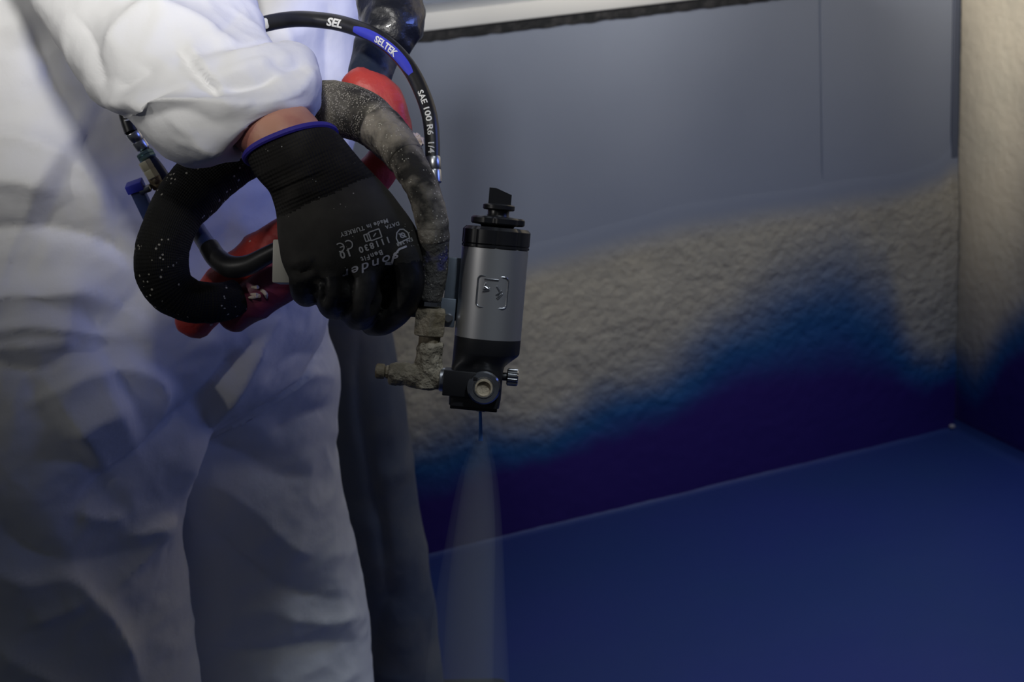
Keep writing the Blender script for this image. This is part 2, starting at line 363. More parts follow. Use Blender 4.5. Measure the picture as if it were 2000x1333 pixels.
# two smooth grey boards above the coating
seam = [atY(1594, -300, YW), atY(1594, 0, YW), atY(1598, 130, YW), atY(1608, 230, YW), atY(1620, 330, YW), atY(1622, 440, YW)]
xs_ = atY(1603, 200, YW)[0]; right_edge = XR - .022
for x0, x1 in ((-2.2, xs_ - .0016), (xs_ + .0016, right_edge)):
    b = MB(); bbox_(b, ((x0 + x1) / 2, YW - .002 + .005, .68 * KR), ((x1 - x0) / 2, .005, .378 * KR), bev=.0015, segs=1)
    tag(b.build('panel', 'panel_board', wall_back), 'smooth grey wall board above the rough coating')
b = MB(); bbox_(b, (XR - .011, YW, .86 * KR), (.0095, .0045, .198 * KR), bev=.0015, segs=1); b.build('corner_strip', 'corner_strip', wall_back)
# white window ledge on top of the half wall, dark seal under it, reveal behind
b = MB(); bbox_(b, ((XR - 2.2) / 2, YW + .15, 1.092 * KR), ((XR + 2.2) / 2, .165, .0165 * KR), bev=.003)
trim = tag(b.build('trim_1', 'white_trim_paint'), kind='structure')
sv = MB(); n = 320; Vs = []
for i in range(n):
    x = -2.2 + (XR + 2.2) * i / (n - 1)
    j = .003 * noise.noise(Vector((x * 30, 0, 0))) + .002 * noise.noise(Vector((x * 90, 3, 0)))
    Vs.append([(x, YW + .02, 1.0757 * KR), (x, YW - .006, 1.0757 * KR), (x, YW - .007 - j * .4, 1.066 * KR), (x, YW - .005, 1.055 * KR + j), (x, YW + .02, 1.055 * KR + j)])
sv.rings(Vs); sv.build('seal_strip', 'seal_black', trim)
b = MB(); bbox_(b, ((XR - 2.2) / 2, YW + .34, 2.02), ((XR + 2.2) / 2, .02, .80)); tag(b.build('wall_upper', 'panel_board'), kind='structure')
d = MB(); bm = bmesh.new(); bmesh.ops.create_icosphere(bm, subdivisions=2, radius=.006)
cdab = CORNER + np.array([-.012, -.014, .012])
d.add([cdab + np.array([q.co.x * 1.5, q.co.y * 1.2, q.co.z * .9]) * (1 + .3 * noise.noise(q.co * 150)) for q in bm.verts], [tuple(q.index for q in f.verts) for f in bm.faces]); bm.free()
d.build('sealant_dab', 'foam_lump', floor)

# ------------------------------------------------------------------ person in the white coverall
Yt, Yn, Yf = 1.60, 1.56, 1.70
person = thing('person', (.12, 1.62, 0), 'person in white hooded-style coverall aiming a spray gun downwards with one black knitted glove', 'person')
person['label'] = 'person in white coverall and black glove holding the spray gun pointed downwards'
mb = MB()
tL = [(-190, -700), (-190, -300), (-180, 0), (-185, 170), (-190, 350), (-190, 520), (-190, 640), (-120, 760), (40, 840)]
tR = [(560, -700), (680, -300), (704, -60), (700, 90), (686, 200), (664, 350), (640, 520), (626, 640), (560, 740)]
tR = [(560, -700), (680, -300), (704, 0), (694, 170), (668, 350), (643, 520), (622, 640), (560, 740), (400, 840)]
mb.rings(sil(tL, tR, Yt, [.10, .13, .145, .15, .155, .155, .15, .12, .06], 70, 64, True))
nL = [(-190, 520), (-190, 700), (-185, 850), (-170, 1000), (-160, 1200), (-150, 1333), (-120, 1560), (-40, 1840)]
nR = [(430, 500), (440, 660), (400, 830), (350, 990), (372, 1180), (388, 1333), (400, 1540), (410, 1790)]
mb.rings(sil(nL, nR, Yn, [.10, .125, .125, .12, .115, .11, .10, .09], 70, 56, True))
fL = [(330, 520), (320, 640), (300, 760), (290, 900), (300, 1050), (320, 1200), (350, 1333), (410, 1520), (440, 1720)]
fR = [(640, 520), (627, 620), (650, 725), (646, 800), (648, 890), (674, 1000), (698, 1110), (716, 1240), (722, 1360), (730, 1500), (735, 1580)]
fR = [(640, 520), (627, 620), (652, 735), (647, 890), (686, 1050), (706, 1160), (717, 1300), (735, 1500), (755, 1690)]
mb.rings(sil(fL, fR, Yf, [.11, .125, .125, .12, .115, .11, .105, .10, .09], 70, 56, True))
me = remesh(mb, .0052, 8)
V = getv(me); Nn = getn(me); q = proj(V)
vd = CAM - V; vd /= np.linalg.norm(vd, axis=1)[:, None]; face = np.clip((Nn * vd).sum(1) * 1.6, 0, 1)
SUIT = [  # crests of the folds, in picture coordinates of the cloth
    ([(-60, 250), (60, 262), (140, 300), (190, 360), (212, 430)], .009, 14, 60),
    ([(-40, 350), (60, 350), (120, 375)], .026, 80, 90),
    ([(-40, 685), (80, 675), (180, 668)], .014, 34, 50),
    ([(130, 850), (190, 810), (250, 780)], .026, 80, 80),
    ([(-60, 450), (80, 440), (200, 470), (260, 520)], -.010, 30, 30),
    ([(-60, 590), (60, 572), (150, 560), (200, 580)], .016, 18, 45),
    ([(-60, 660), (60, 640), (150, 650), (235, 660)], .012, 40, 16),
    ([(-60, 690), (70, 720), (130, 690), (190, 620)], -.010, 35, 35),
    ([(40, 800), (110, 760), (200, 720), (280, 725), (318, 765), (300, 830), (240, 890), (165, 935)], .008, 10, 40),
    ([(150, 985), (200, 930), (300, 850), (380, 780), (450, 700), (520, 640)], -.016, 28, 40),
    ([(540, 610), (470, 720), (410, 810), (360, 900), (335, 1000)], .018, 60, 26),
    ([(150, 1000), (210, 1012), (245, 1002)], .008, 16, 30),
    ([(240, 1045), (290, 1028), (330, 1005)], .009, 12, 26),
    ([(215, 1150), (255, 1110), (300, 1050), (325, 1000)], .010, 20, 36),
    ([(0, 1015), (40, 1060), (110, 1092), (190, 1090), (300, 1060)], -.010, 30, 40),
    ([(-40, 1100), (60, 1130), (130, 1120), (180, 1160), (230, 1230), (270, 1333)], .014, 20, 60),
    ([(60, 1210), (110, 1190), (160, 1160)], .008, 18, 18),
    ([(-20, 1240), (60, 1290), (140, 1340), (220, 1400)], .014, 24, 60),
    ([(340, 1040), (368, 1130), (382, 1230), (388, 1333), (392, 1420)], .006, 10, 14),
    ([(655, 745), (600, 730), (540, 745), (470, 790), (420, 830)], .010, 24, 30),
    ([(650, 790), (590, 810), (520, 850)], -.008, 24, 24),
    ([(630, 690), (560, 690), (500, 730)], -.008, 30, 26),
    ([(390, 850), (460, 880), (540, 920), (600, 930)], -.009, 26, 34),
    ([(420, 930), (500, 1000), (560, 1060), (620, 1090)], .008, 30, 34),
    ([(400, 1010), (480, 1090), (560, 1150), (660, 1170)], -.010, 32, 32),
    ([(690, 1250), (600, 1262), (500, 1275), (420, 1260)], -.010, 30, 36),
    ([(700, 1200), (620, 1215), (540, 1200)], .008, 26, 26),
    ([(350, 430), (300, 520), (240, 600), (150, 690)], -.008, 60, 60),
    ([(560, 380), (500, 480), (420, 560), (300, 640)], .010, 60, 60),
    ([(540, 20), (565, 120), (590, 240)], .008, 30, 40),
    ([(640, 0), (640, 120), (625, 230)], -.007, 30, 30),
    ([(60, 40), (100, 160), (160, 260)], -.012, 50, 50),
]
V += Nn * (face * 1.35 * folds(q, SUIT) + crumple(V * np.array([1, 1, .6]), 6, .005) + crumple(V, 15, .003, 2) + crumple(V, 34, .0012, 4))[:, None]
setv(me, V)
coverall = link('coverall', me, 'tyvek', person, True, 180)
# the sleeve, a wide baggy loft ending in an open cuff
sL = [(-60, -330), (-20, -160), (30, -70), (72, 0), (118, 72), (160, 145), (203, 200), (262, 222), (305, 280), (368, 316), (447, 308)]
sR = [(470, -330), (475, -160), (482, -60), (492, 0), (510, 50), (528, 94), (562, 90), (600, 106), (622, 148), (617, 180), (598, 207)]
sD = [1.36, 1.30, 1.26, 1.235, 1.21, 1.19, 1.175, 1.165, 1.155, 1.15, 1.145]
sr = [.085, .085, .082, .08, .077, .074, .070, .066, .06, .054, .044]
rings = sil(sL, sR, sD, sr, 150, 150, tilt=[0, 0, 0, 0, 0, 0, .05, .15, .28, .40, .46])
tip = sil([(447, 308), (452, 300), (440, 270)], [(598, 207), (590, 208), (570, 190)], [1.145, 1.145, 1.15], [.044, .041, .036], 10, 150, tilt=[-.46, -.46, -.46])   # cuff turned inwards
mb = MB(); mb.rings(rings + tip[1:], True, False)
me = bpy.data.meshes.new('sleeve'); me.from_pydata(mb.v, [], mb.f); me.update()
V = getv(me); Nn = getn(me); q = proj(V); cen = np.repeat(np.array([np.mean(r_, axis=0) for r_ in rings + tip[1:]]), 150, axis=0)
if (Nn * (V - cen)).sum() < 0: Nn = -Nn
vd = CAM - V; vd /= np.linalg.norm(vd, axis=1)[:, None]; face = np.clip((Nn * vd).sum(1) * 1.6, 0, 1)
SLEEVE = [
    ([(205, 197), (270, 188), (340, 196), (430, 202), (510, 190), (570, 170), (606, 140)], .020, 10, 60),
    ([(380, 150), (430, 172), (500, 168), (545, 148)], -.013, 36, 24),
    ([(352, 108), (392, 148), (432, 198)], -.010, 6, 14),
    ([(366, 104), (410, 148), (446, 190)], .006, 14, 14),
    ([(250, 40), (330, 40), (400, 64), (470, 112), (530, 104), (570, 100)], .014, 30, 40),
    ([(200, 120), (230, 70), (280, 30), (340, -10)], .009, 16, 50),
    ([(150, 30), (185, 90), (200, 150), (200, 190)], -.009, 30, 30),
    ([(300, 120), (280, 150), (230, 176)], -.008, 30, 22),
    ([(300, 232), (370, 218), (440, 240)], -.006, 20, 24),
    ([(350, 262), (400, 275), (440, 290)], .005, 10, 20),
    ([(345, 230), (390, 262), (410, 300)], .004, 14, 14),
    ([(480, 222), (520, 208), (580, 198)], .005, 12, 16),
    ([(470, 20), (440, 60), (420, 90)], -.006, 24, 24),
    ([(520, 120), (560, 135), (600, 128)], -.006, 16, 14),
]
V += Nn * (face * folds(q, SLEEVE) + crumple(V, 9, .004, 5) * .8 + crumple(V, 24, .0020, 7) + crumple(V, 50, .0007, 8))[:, None]
setv(me, V); link('sleeve', me, 'tyvek', person, True, 180)
# the body under the clothes: one skin surface, of which the wrist shows
mb = MB()
mb.rings(sil([(-100, -700), (-100, 0), (-110, 400), (-80, 640)], [(480, -700), (600, 0), (560, 400), (520, 640)], Yt, [.06, .09, .10, .09], 30, 32, True))
mb.rings(sil([(-110, 520), (-90, 900), (-60, 1333), (20, 1620)], [(340, 520), (260, 900), (300, 1333), (330, 1560)], Yn, [.07, .07, .06, .05], 30, 32, True))
mb.rings(sil([(400, 520), (400, 900), (440, 1333), (470, 1520)], [(580, 520), (560, 900), (620, 1333), (660, 1500)], Yf, [.07, .06, .05, .05], 30, 32, True))
P, rad = pxpath([(240, -330, 1.45, 150), (230, -200, 1.36, 120), (270, -60, 1.27, 100), (350, 120, 1.225, 46), (440, 200, 1.185, 54), (530, 250, 1.135, 76), (570, 290, 1.125, 76), (620, 380, 1.125, 66), (660, 450, 1.125, 50)], 40)
mb.tube(P, rad * .98, 28, rnd=.6)
me = remesh(mb, .006, 4); link('body', me, 'skin', person, True, 80)

# ------------------------------------------------------------------ the glove
gL = [(487, 316), (498, 340), (512, 358), (530, 378), (540, 410), (543, 455), (548, 500), (560, 535), (580, 562), (606, 592)]
gR = [(650, 252), (668, 268), (690, 295), (715, 325), (752, 365), (785, 405), (812, 445), (828, 490), (826, 545), (790, 592)]
gD = [1.125, 1.123, 1.120, 1.119, 1.118, 1.115, 1.112, 1.11, 1.115, 1.13]
gr = [.036, .036, .034, .0345, .032, .030, .029, .028, .024, .016]; gt = [.36, .35, .30, .24, .15, .05, 0, 0, 0, 0]
mb = MB(); mb.rings(sil(gL, gR, gD, gr, 60, 56, p=2.3, tilt=gt))
def fin(pts):
    P, rad = pxpath(pts, 30); mb.tube(P, rad, 20, rnd=.9)
fin([(600, 505, 1.105, 28), (594, 548, 1.105, 30), (598, 572, 1.135, 29), (612, 560, 1.175, 26), (625, 525, 1.185, 24)])
fin([(652, 520, 1.10, 33), (650, 572, 1.100, 34), (655, 592, 1.135, 33), (668, 575, 1.175, 29), (672, 535, 1.185, 25)])
fin([(716, 525, 1.098, 36), (708, 588, 1.100, 37), (702, 612, 1.135, 35), (706, 590, 1.175, 30), (710, 545, 1.185, 26)])
fin([(785, 500, 1.10, 37), (796, 555, 1.105, 33), (778, 602, 1.12, 31), (748, 628, 1.135, 27), (726, 632, 1.16, 24)])
fin([(690, 400, 1.14, 42), (750, 455, 1.175, 34), (760, 510, 1.195, 28), (735, 545, 1.20, 24)])
me = remesh(mb, .0020, 3)
V = getv(me); Nn = getn(me); q = proj(V)
ax_o = np.array([565., 285.]); ax_d = unit(np.array([.40, .917])); al = (q[:, :2] - ax_o) @ ax_d; ac = (q[:, :2] - ax_o) @ np.array([ax_d[1], -ax_d[0]])
vd = CAM - V; vd /= np.linalg.norm(vd, axis=1)[:, None]; face = np.clip((Nn * vd).sum(1) * 1.6, 0, 1)
GL = [([(500, 345), (540, 330), (600, 305), (650, 285)], .004, 10, 12),
      ([(525, 385), (570, 362), (640, 338)], -.0035, 8, 9), ([(530, 372), (575, 352), (620, 335)], .003, 8, 8),
      ([(545, 400), (590, 380), (640, 370)], .003, 8, 10), ([(500, 330), (520, 352), (535, 372)], .003, 8, 8),
      ([(565, 528), (588, 534), (612, 526)], -.005, 7, 7), ([(575, 515), (600, 508), (612, 515)], .0035, 8, 8),
      ([(620, 540), (624, 575), (628, 600)], -.009, 9, 9), ([(684, 530), (678, 585), (672, 620)], -.011, 9, 9),
      ([(766, 520), (752, 575), (728, 622)], -.013, 10, 10), ([(700, 520), (690, 560), (676, 600)], .003, 14, 14),
      ([(640, 430), (700, 440), (780, 470)], .0015, 30, 30), ([(810, 540), (790, 590), (752, 625)], .003, 12, 12)]
V += Nn * (face * folds(q, GL) + fbm(V, 30, .0008, 3))[:, None]; setv(me, V)
uvl = me.uv_layers.new(name='UVMap'); li = np.empty(len(me.loops), int); me.loops.foreach_get('vertex_index', li)
uvl.data.foreach_set('uv', np.stack([ac / 250, al / 250], 1)[li].ravel())
glove = link('glove', me, 'glove_knit', person, True, 80)
me.materials.append(MATS['glove']); me.materials.append(MATS['glove_dip'])
pc = np.empty(len(me.polygons) * 3); me.polygons.foreach_get('center', pc); pq = proj(pc.reshape(-1, 3))
wob = np.array([noise.noise(Vector((a_ / 40, b_ / 40, 0))) * 14 for a_, b_ in pq[:, :2]])
pal = (pq[:, :2] - ax_o) @ ax_d + wob * .35
dip = pq[:, 1] + .18 * (pq[:, 0] - 690) + wob
me.polygons.foreach_set('material_index', np.where(dip > 535, 2, np.where(pal > 118, 1, 0)).astype(np.int32)); me.update()
# violet welt at the glove's opening
ringp = sil([(485, 317)] + gL[1:], [(651, 251)] + gR[1:], gD, [.0375] + gr[1:], 60, 60, p=2.3, tilt=gt)[0]
ringp = np.array(ringp + ringp[:1]); mb = MB(); mb.tube(ringp, .0028, 8, False, False); mb.build('cuff_welt', 'cuff_edge', glove)
gbvh = BVHTree.FromPolygons([Vector(x) for x in getv(glove.data)], [tuple(p.vertices) for p in glove.data.polygons])

def text_mesh(s, size=1.0, offset=0.0, shear=0.0, space=1.0):
    c = bpy.data.curves.new('t', 'FONT'); c.body = s; c.size = size; c.offset = offset; c.shear = shear; c.space_character = space; c.align_x = 'LEFT'; c.resolution_u = 3
    o = bpy.data.objects.new('t', c); COL.objects.link(o); dg = bpy.context.evaluated_depsgraph_get()
    me_ = bpy.data.meshes.new_from_object(o.evaluated_get(dg)); V_ = getv(me_); F_ = [tuple(p.vertices) for p in me_.polygons]
    bpy.data.objects.remove(o); bpy.data.meshes.remove(me_)
    bm = bmesh.new(); vs = [bm.verts.new(p) for p in V_]
    for f in F_:
        try: bm.faces.new([vs[i] for i in f])
        except ValueError: pass
    bmesh.ops.triangulate(bm, faces=bm.faces)
    for _ in range(3):
        e = [x for x in bm.edges if x.calc_length() > .14 * size]
        if e: bmesh.ops.subdivide_edges(bm, edges=e, cuts=1); bmesh.ops.triangulate(bm, faces=[f for f in bm.faces if len(f.verts) > 3])
    bm.verts.index_update(); V_ = np.array([x.co for x in bm.verts]); F_ = [tuple(x.index for x in f.verts) for f in bm.faces]; bm.free(); return V_, F_
def strokes(lines, wd):
    """flat strokes in text units"""
    V_, F_ = [], []
    for ln in lines:
        ln = np.array(ln, float); m = max(2, int(np.linalg.norm(np.diff(ln, axis=0), axis=1).sum() / .15)); t = np.linspace(0, len(ln) - 1, m * 2)
        ln = np.stack([np.interp(t, range(len(ln)), ln[:, k]) for k in (0, 1)], 1)
        d = np.gradient(ln, axis=0); d /= np.linalg.norm(d, axis=1)[:, None] + 1e-9; nn = np.stack([-d[:, 1], d[:, 0]], 1) * wd / 2; o = len(V_)
        for p_, n_ in zip(ln, nn): V_ += [(*(p_ + n_), 0), (*(p_ - n_), 0)]
        F_ += [(o + 2 * i, o + 2 * i + 1, o + 2 * i + 3, o + 2 * i + 2) for i in range(len(ln) - 1)]
    return np.array(V_), F_
def glove_print(name, VF, org, scale, rot, m, sy=1.0):
    """lay flat print on the glove: org = baseline start in picture px, rot degrees (picture, y down)"""
    V_, F_ = VF; a = math.radians(rot); ex = np.array([math.cos(a), math.sin(a)]); ey = np.array([math.sin(a), -math.cos(a)]); out = []
    for x, y, _ in V_:
        px, py = np.array(org) + ex * x * scale + ey * y * scale * sy
        d = Vector(ray(px, py)); hit = gbvh.ray_cast(Vector(CAM), d.normalized())
        p_ = np.array(hit[0]) if hit[0] is not None else at(px, py, 1.09)
        out.append(p_ - unit(ray(px, py)) * .0007)
    b_ = MB(); b_.add(out, F_); return b_.build(name, m, glove, False)
glove_print('printed_name', text_mesh('sonder', 1, .012, .25, 1.28), (779, 491), 33, 161, 'print_violet', .75)
glove_print('printed_swoosh', strokes([[(0, 0), (1.0, -.15), (1.4, .9), (2.4, 1.9), (3.6, 2.2)], [(.1, .12), (.9, .05)]], .30), (752, 516), 13, -8, 'print_violet')
glove_print('printed_line', text_mesh('BenFit', 1, .03, 0, 1.25), (746, 488), 14, 160, 'print_grey')
glove_print('printed_code', text_mesh('111830', 1, .03, 0, 1.32), (760, 462), 17, 160, 'print_grey')
glove_print('printed_size', text_mesh('10', 1, .035, 0, 1.3), (684, 486), 20, 162, 'print_grey')
arc = lambda cx, cy, r_, a0, a1: [(cx + r_ * math.cos(math.radians(t)), cy + r_ * math.sin(math.radians(t))) for t in np.linspace(a0, a1, 12)]
glove_print('printed_mark', strokes([arc(.6, .6, .55, 60, 300), arc(1.75, .6, .55, 60, 300), [(1.25, .6), (1.75, .6)]], .16), (686, 467), 15, 162, 'print_grey')
glove_print('printed_origin', text_mesh('Made in TURKEY', 1, .03, 0, 1.15), (757, 427), 12, 163, 'print_grey')
glove_print('printed_pictogram', strokes([[(0, 0), (1.3, 0), (1.3, 1), (0, 1), (0, 0)], [(1.3, .1), (1.9, .1), (1.9, .9), (1.3, .9)], [(1.55, .1), (1.55, .9)], [(.5, .35), (.9, .65)]], .14), (740, 447), 17, 160, 'print_grey')
glove_print('printed_shield', strokes([[(0, 1.1), (.0, .5), (.35, 0), (.75, -.1), (1.15, .15), (1.4, .7), (1.3, 1.3), (.0, 1.1)], arc(.65, .6, .25, 0, 360), [(.3, .9), (1.0, .3)]], .13), (794, 446), 18, 162, 'print_grey')
glove_print('printed_note', text_mesh('DATA', 1, .03, 0, 1.1), (779, 433), 10, 163, 'print_grey')
glove_print('printed_standard', text_mesh('EN 388', 1, .02, 0, 1.1), (805, 464), 10, 160, 'print_grey')

# ------------------------------------------------------------------ second person, mostly hidden behind the first
helper = thing('person', atY(760, 1420, 2.02), 'person in dark dusty trousers standing behind the white coverall, only one leg showing', 'person')
helper.location.z = 0
mb = MB()
lL = [(560, 480), (590, 620), (612, 780), (635, 900), (662, 1050), (690, 1200), (708, 1333), (728, 1460), (742, 1570)]
lR = [(720, 480), (755, 625), (788, 780), (804, 900), (828, 1050), (850, 1210), (864, 1333), (884, 1460), (898, 1560)]
mb.rings(sil(lL, lR, 2.02, [.085, .085, .08, .078, .072, .068, .066, .068, .07], 60, 48, True))
mb.rings(sil([(a - 190, b) for a, b in lL], [(a - 190, b) for a, b in lR], 2.06, [.085, .085, .08, .078, .072, .068, .066, .068, .07], 60, 48, True))
mb.rings(sil([(330, 300), (350, 420), (370, 560), (440, 640)], [(640, 300), (650, 420), (740, 560), (700, 640)], 2.04, [.09, .10, .10, .07], 20, 48, True))
me = remesh(mb, .008, 5); V = getv(me); Nn = getn(me); q = proj(V)
vd = CAM - V; vd /= np.linalg.norm(vd, axis=1)[:, None]; face = np.clip((Nn * vd).sum(1) * 1.6, 0, 1)
TR = [([(705, 650), (702, 760), (720, 900), (748, 1040), (756, 1160)], -.014, 12, 16), ([(740, 640), (752, 760), (770, 900)], .006, 30, 24),
      ([(650, 860), (670, 960), (690, 1060)], .006, 16, 20), ([(780, 1130), (740, 1220), (730, 1320)], -.008, 24, 24), ([(690, 700), (684, 800), (700, 900)], .006, 16, 16)]
V += Nn * (face * folds(q, TR) + crumple(V, 10, .004, 9))[:, None]; setv(me, V)
link('trousers', me, 'trousers', helper, True, 75)
mb = MB(); mb.rings(sil([(330, -560), (320, -300), (320, 0), (330, 300), (340, 440)], [(590, -560), (640, -300), (640, 0), (640, 300), (650, 440)], 2.04, [.07, .10, .11, .11, .11], 30, 40, True))
me = remesh(mb, .012, 3); V = getv(me); V += getn(me) * crumple(V, 8, .006, 3)[:, None]; setv(me, V); link('jacket', me, 'jacket', helper, True, 75)
for dx, yy in ((0, 2.02), (-190, 2.06)):
    c = atY(815 + dx, 1540, yy); b = MB(); P = np.array([[c[0] - .06, yy, .05], [c[0], yy, .052], [c[0] + .08, yy - .01, .045], [c[0] + .17, yy - .02, .034]])
    b.tube(crom(P, 16), np.linspace(.052, .034, 16), 18, rnd=.8); b.v = [(x, y, max(z, .004)) for x, y, z in b.v]; b.build('boot', 'boot', helper)
for px_, yy, dd in ((130, Yn, 0), (570, Yf, .0)):
    c = atY(px_, 1720, yy); b = MB(); P = np.array([[c[0] - .07, yy, .06], [c[0], yy, .062], [c[0] + .10, yy - .02, .052], [c[0] + .20, yy - .04, .036]])
    b.tube(crom(P, 16), np.linspace(.06, .036, 16), 18, rnd=.8); b.v = [(x, y, max(z, .004)) for x, y, z in b.v]; b.build('boot', 'boot', person)

# ------------------------------------------------------------------ spray gun
GS = 1.13 / F; GO = at(960, 572, 1.13)
gz = R @ unit(np.array([.0867, .99, .085])); gx = R @ np.array([1., 0, 0]); gx = unit(gx - gz * gx.dot(gz)); gy = np.cross(gz, gx)
AX = np.array([gx, gy, gz])
def g(x, y, z): return GO + GS * (x * gx + y * gy + z * gz)
def gp(px, py, y=0): z = 572 - py; return g((px - 960) - .0867 * z, y, z)
gun = thing('spray_gun', gp(938, 805), 'silver and black spray gun with embossed square badge, nozzle pointing down', 'spray gun')
def glathe(name, c, prof, m, ax=gz, n=48, parent=gun, lobes=None, sharp=35, u0=None):
    b_ = MB(); lathe(b_, c, ax, [(r_ * GS, z_ * GS) for r_, z_ in prof], n, u0, lobes); return b_.build(name, m, parent, True, sharp)
def gbox(name, c, h, m, bev=2, parent=gun, ax=AX):
    b_ = MB(); bbox_(b_, c, [x * GS for x in h], ax, bev * GS); return b_.build(name, m, parent, True, 40)
barrel = glathe('barrel', g(0, 0, 0), [(60, -90), (65, -88), (65, 86), (62, 88)], 'brushed', n=72)
glathe('end_collar', g(0, 0, 87), [(63, 0), (66, 1), (66, 5), (64, 6), (66, 8), (66, 34), (60, 40), (30, 41)], 'black_plastic', n=96, lobes=lambda a: 1 - .05 * (max(0, math.cos(9 * a)) ** 10))
glathe('lock_ring', g(0, 0, 131), [(30, -5), (34, 0), (50, 1), (53, 4), (53, 13), (50, 16), (24, 18)], 'black_plastic', n=96, lobes=lambda a: 1 - .13 * (max(0, math.cos(5 * a + .6)) ** 3))
ad = glathe('adjuster_knob', g(0, 0, 148), [(24, -4), (23, 0), (21, 4), (21, 12), (29, 13), (31, 15), (31, 22), (29, 24), (21, 25)], 'black_plastic')
b = MB(); tv = []
for y in (-8, 8):
    tv += [g(-21, y, 172), g(23, y, 172), g(23, y, 192), g(-8, y, 203), g(-21, y, 203)]
b.add(tv, [(0, 1, 2, 3, 4), (9, 8, 7, 6, 5)] + [(i, (i + 1) % 5, 5 + (i + 1) % 5, 5 + i) for i in range(5)]); b.build('finger_tab', 'black_plastic', ad, False)
# square badge, a raised frame that follows the barrel, with its mark
def barrel_pt(x, z, h=0): r_ = 65 + h; return g(x, -math.sqrt(max(1, r_ * r_ - x * x)), z)
cx, cz, hw = 2, 4, 29
def rr(hx, hz, rad, n=8):
    o = []
    for sx, sz, a0 in ((1, 1, 0), (-1, 1, 90), (-1, -1, 180), (1, -1, 270)):
        for t in np.linspace(a0, a0 + 90, n): o.append((cx + sx * (hx - rad) + rad * math.cos(math.radians(t)), cz + sz * (hz - rad) + rad * math.sin(math.radians(t))))
    return o
lp = rr(hw, 30, 8); fr = [barrel_pt(a, c_, 0.4) for a, c_ in lp]
b = MB(); b.tube(np.array(fr + fr[:1]), 1.7 * GS, 8, False, False); badge = b.build('badge', 'steel', barrel)
b = MB()
for ln in ([(-16, 24), (10, 24)], [(-14, 16), (-18, 4), (-6, 8)], [(-18, 0), (-4, 4), (-16, 10)], [(8, 12), (16, 0), (10, -10)], [(8, -4), (18, 4)], [(12, -12), (20, -2)]):
    P = [barrel_pt(cx + a, cz + c_, .6) for a, c_ in lin(np.array(ln, float), 8)]; b.tube(np.array(P), 1.5 * GS, 6, rnd=.6)
b.build('embossed_mark', 'steel', badge)
# lower body: round shoulder running into a block
b = MB(); sec = []
for z, l, r_, d, pw in ((-88, -65, 65, 65, 2), (-116, -65, 65, 65, 2), (-121, -65, 62, 63, 2), (-134, -65, 46, 55, 2.6), (-141, -65, 38, 50, 4), (-150, -65, 36, 46, 7), (-205, -65, 36, 46, 8), (-222, -64, 34, 45, 8)):
    c_ = (l + r_) / 2; h = (r_ - l) / 2; e = 2 / pw
    sec.append([g(c_ + h * math.copysign(abs(math.cos(a)) ** e, math.cos(a)), d * math.copysign(abs(math.sin(a)) ** e, math.sin(a)), z) for a in np.linspace(0, 2 * math.pi, 64, endpoint=False)])
b.rings(sec); b.build('lower_body', 'black_metal', gun, True, 30)
gbox('nozzle_block', gp(926, 789, 0), (46, 34, 13), 'black_metal', 2)
glathe('nozzle_tip', gp(938, 803, 0), [(9, -4), (9, 4), (6, 6)], 'steel')
gbox('inlet_block', gp(906, 750, -28), (39, 26, 25), 'black_metal', 2)
fwd = -gy
scr = glathe('side_screw', gp(946, 752, -50), [(31, 0), (32, 2), (32, 14), (29, 17), (21, 17.5), (20, 15), (18, 15)], 'chrome', ax=fwd)
glathe('screw_bushing', gp(946, 752, -50), [(17, 10), (17, 24), (14, 25), (12, 20), (2, 19)], 'crusted_brass', ax=fwd, parent=scr)
b = MB(); bbox_(b, gp(930, 736, -69), [4 * GS, 1 * GS, 4 * GS], AX, .4 * GS); b.build('pin_hole', 'black_metal', scr)
glathe('valve_stem', gp(985, 733, -10), [(8, -10), (8, 8)], 'black_metal', ax=gx)
glathe('valve_knob', gp(990, 733, -10), [(14, 0), (17, 2), (17, 20), (15, 22)], 'chrome', ax=gx, n=64, lobes=lambda a: 1 - .08 * (math.cos(12 * a) > .2))
gbox('bracket', gp(884, 572, 12), (16, 6, 62), 'bracket_grey', 3)
bl = gbox('bracket_foot', gp(874, 618, -4), (15, 6, 28), 'bracket_grey', 2)
glathe('bolt', gp(876, 628, -10), [(9, 0), (9, 6), (7, 8)], 'steel', ax=fwd, n=12, parent=bl)
gbox('mounting_tab', gp(808, 622, 15), (16, 5, 12), 'bracket_grey', 2)
# grip and trigger inside the fist, pale butt showing at its left end
P, rad = pxpath([(890, 545, 1.15, 26), (800, 525, 1.155, 30), (700, 515, 1.155, 32), (600, 512, 1.155, 34)], 20); b = MB(); b.tube(P, rad, 24, rnd=.3); b.build('grip', 'black_plastic', gun)
ba = np.array([R @ unit(np.array([1, -.02, 0])), R @ unit(np.array([0, 0, -1.])), R @ unit(np.array([.02, 1, 0]))])
b = MB(); bbox_(b, at(572, 513, 1.165), [.0155, .017, .0195], ba, .0015); b.build('grip_butt', 'white_plastic', gun)
P, rad = pxpath([(850, 560, 1.15, 9), (810, 590, 1.155, 8), (770, 592, 1.16, 7)], 14); b = MB(); b.tube(P, rad, 12, rnd=.8); b.build('trigger', 'black_metal', gun)
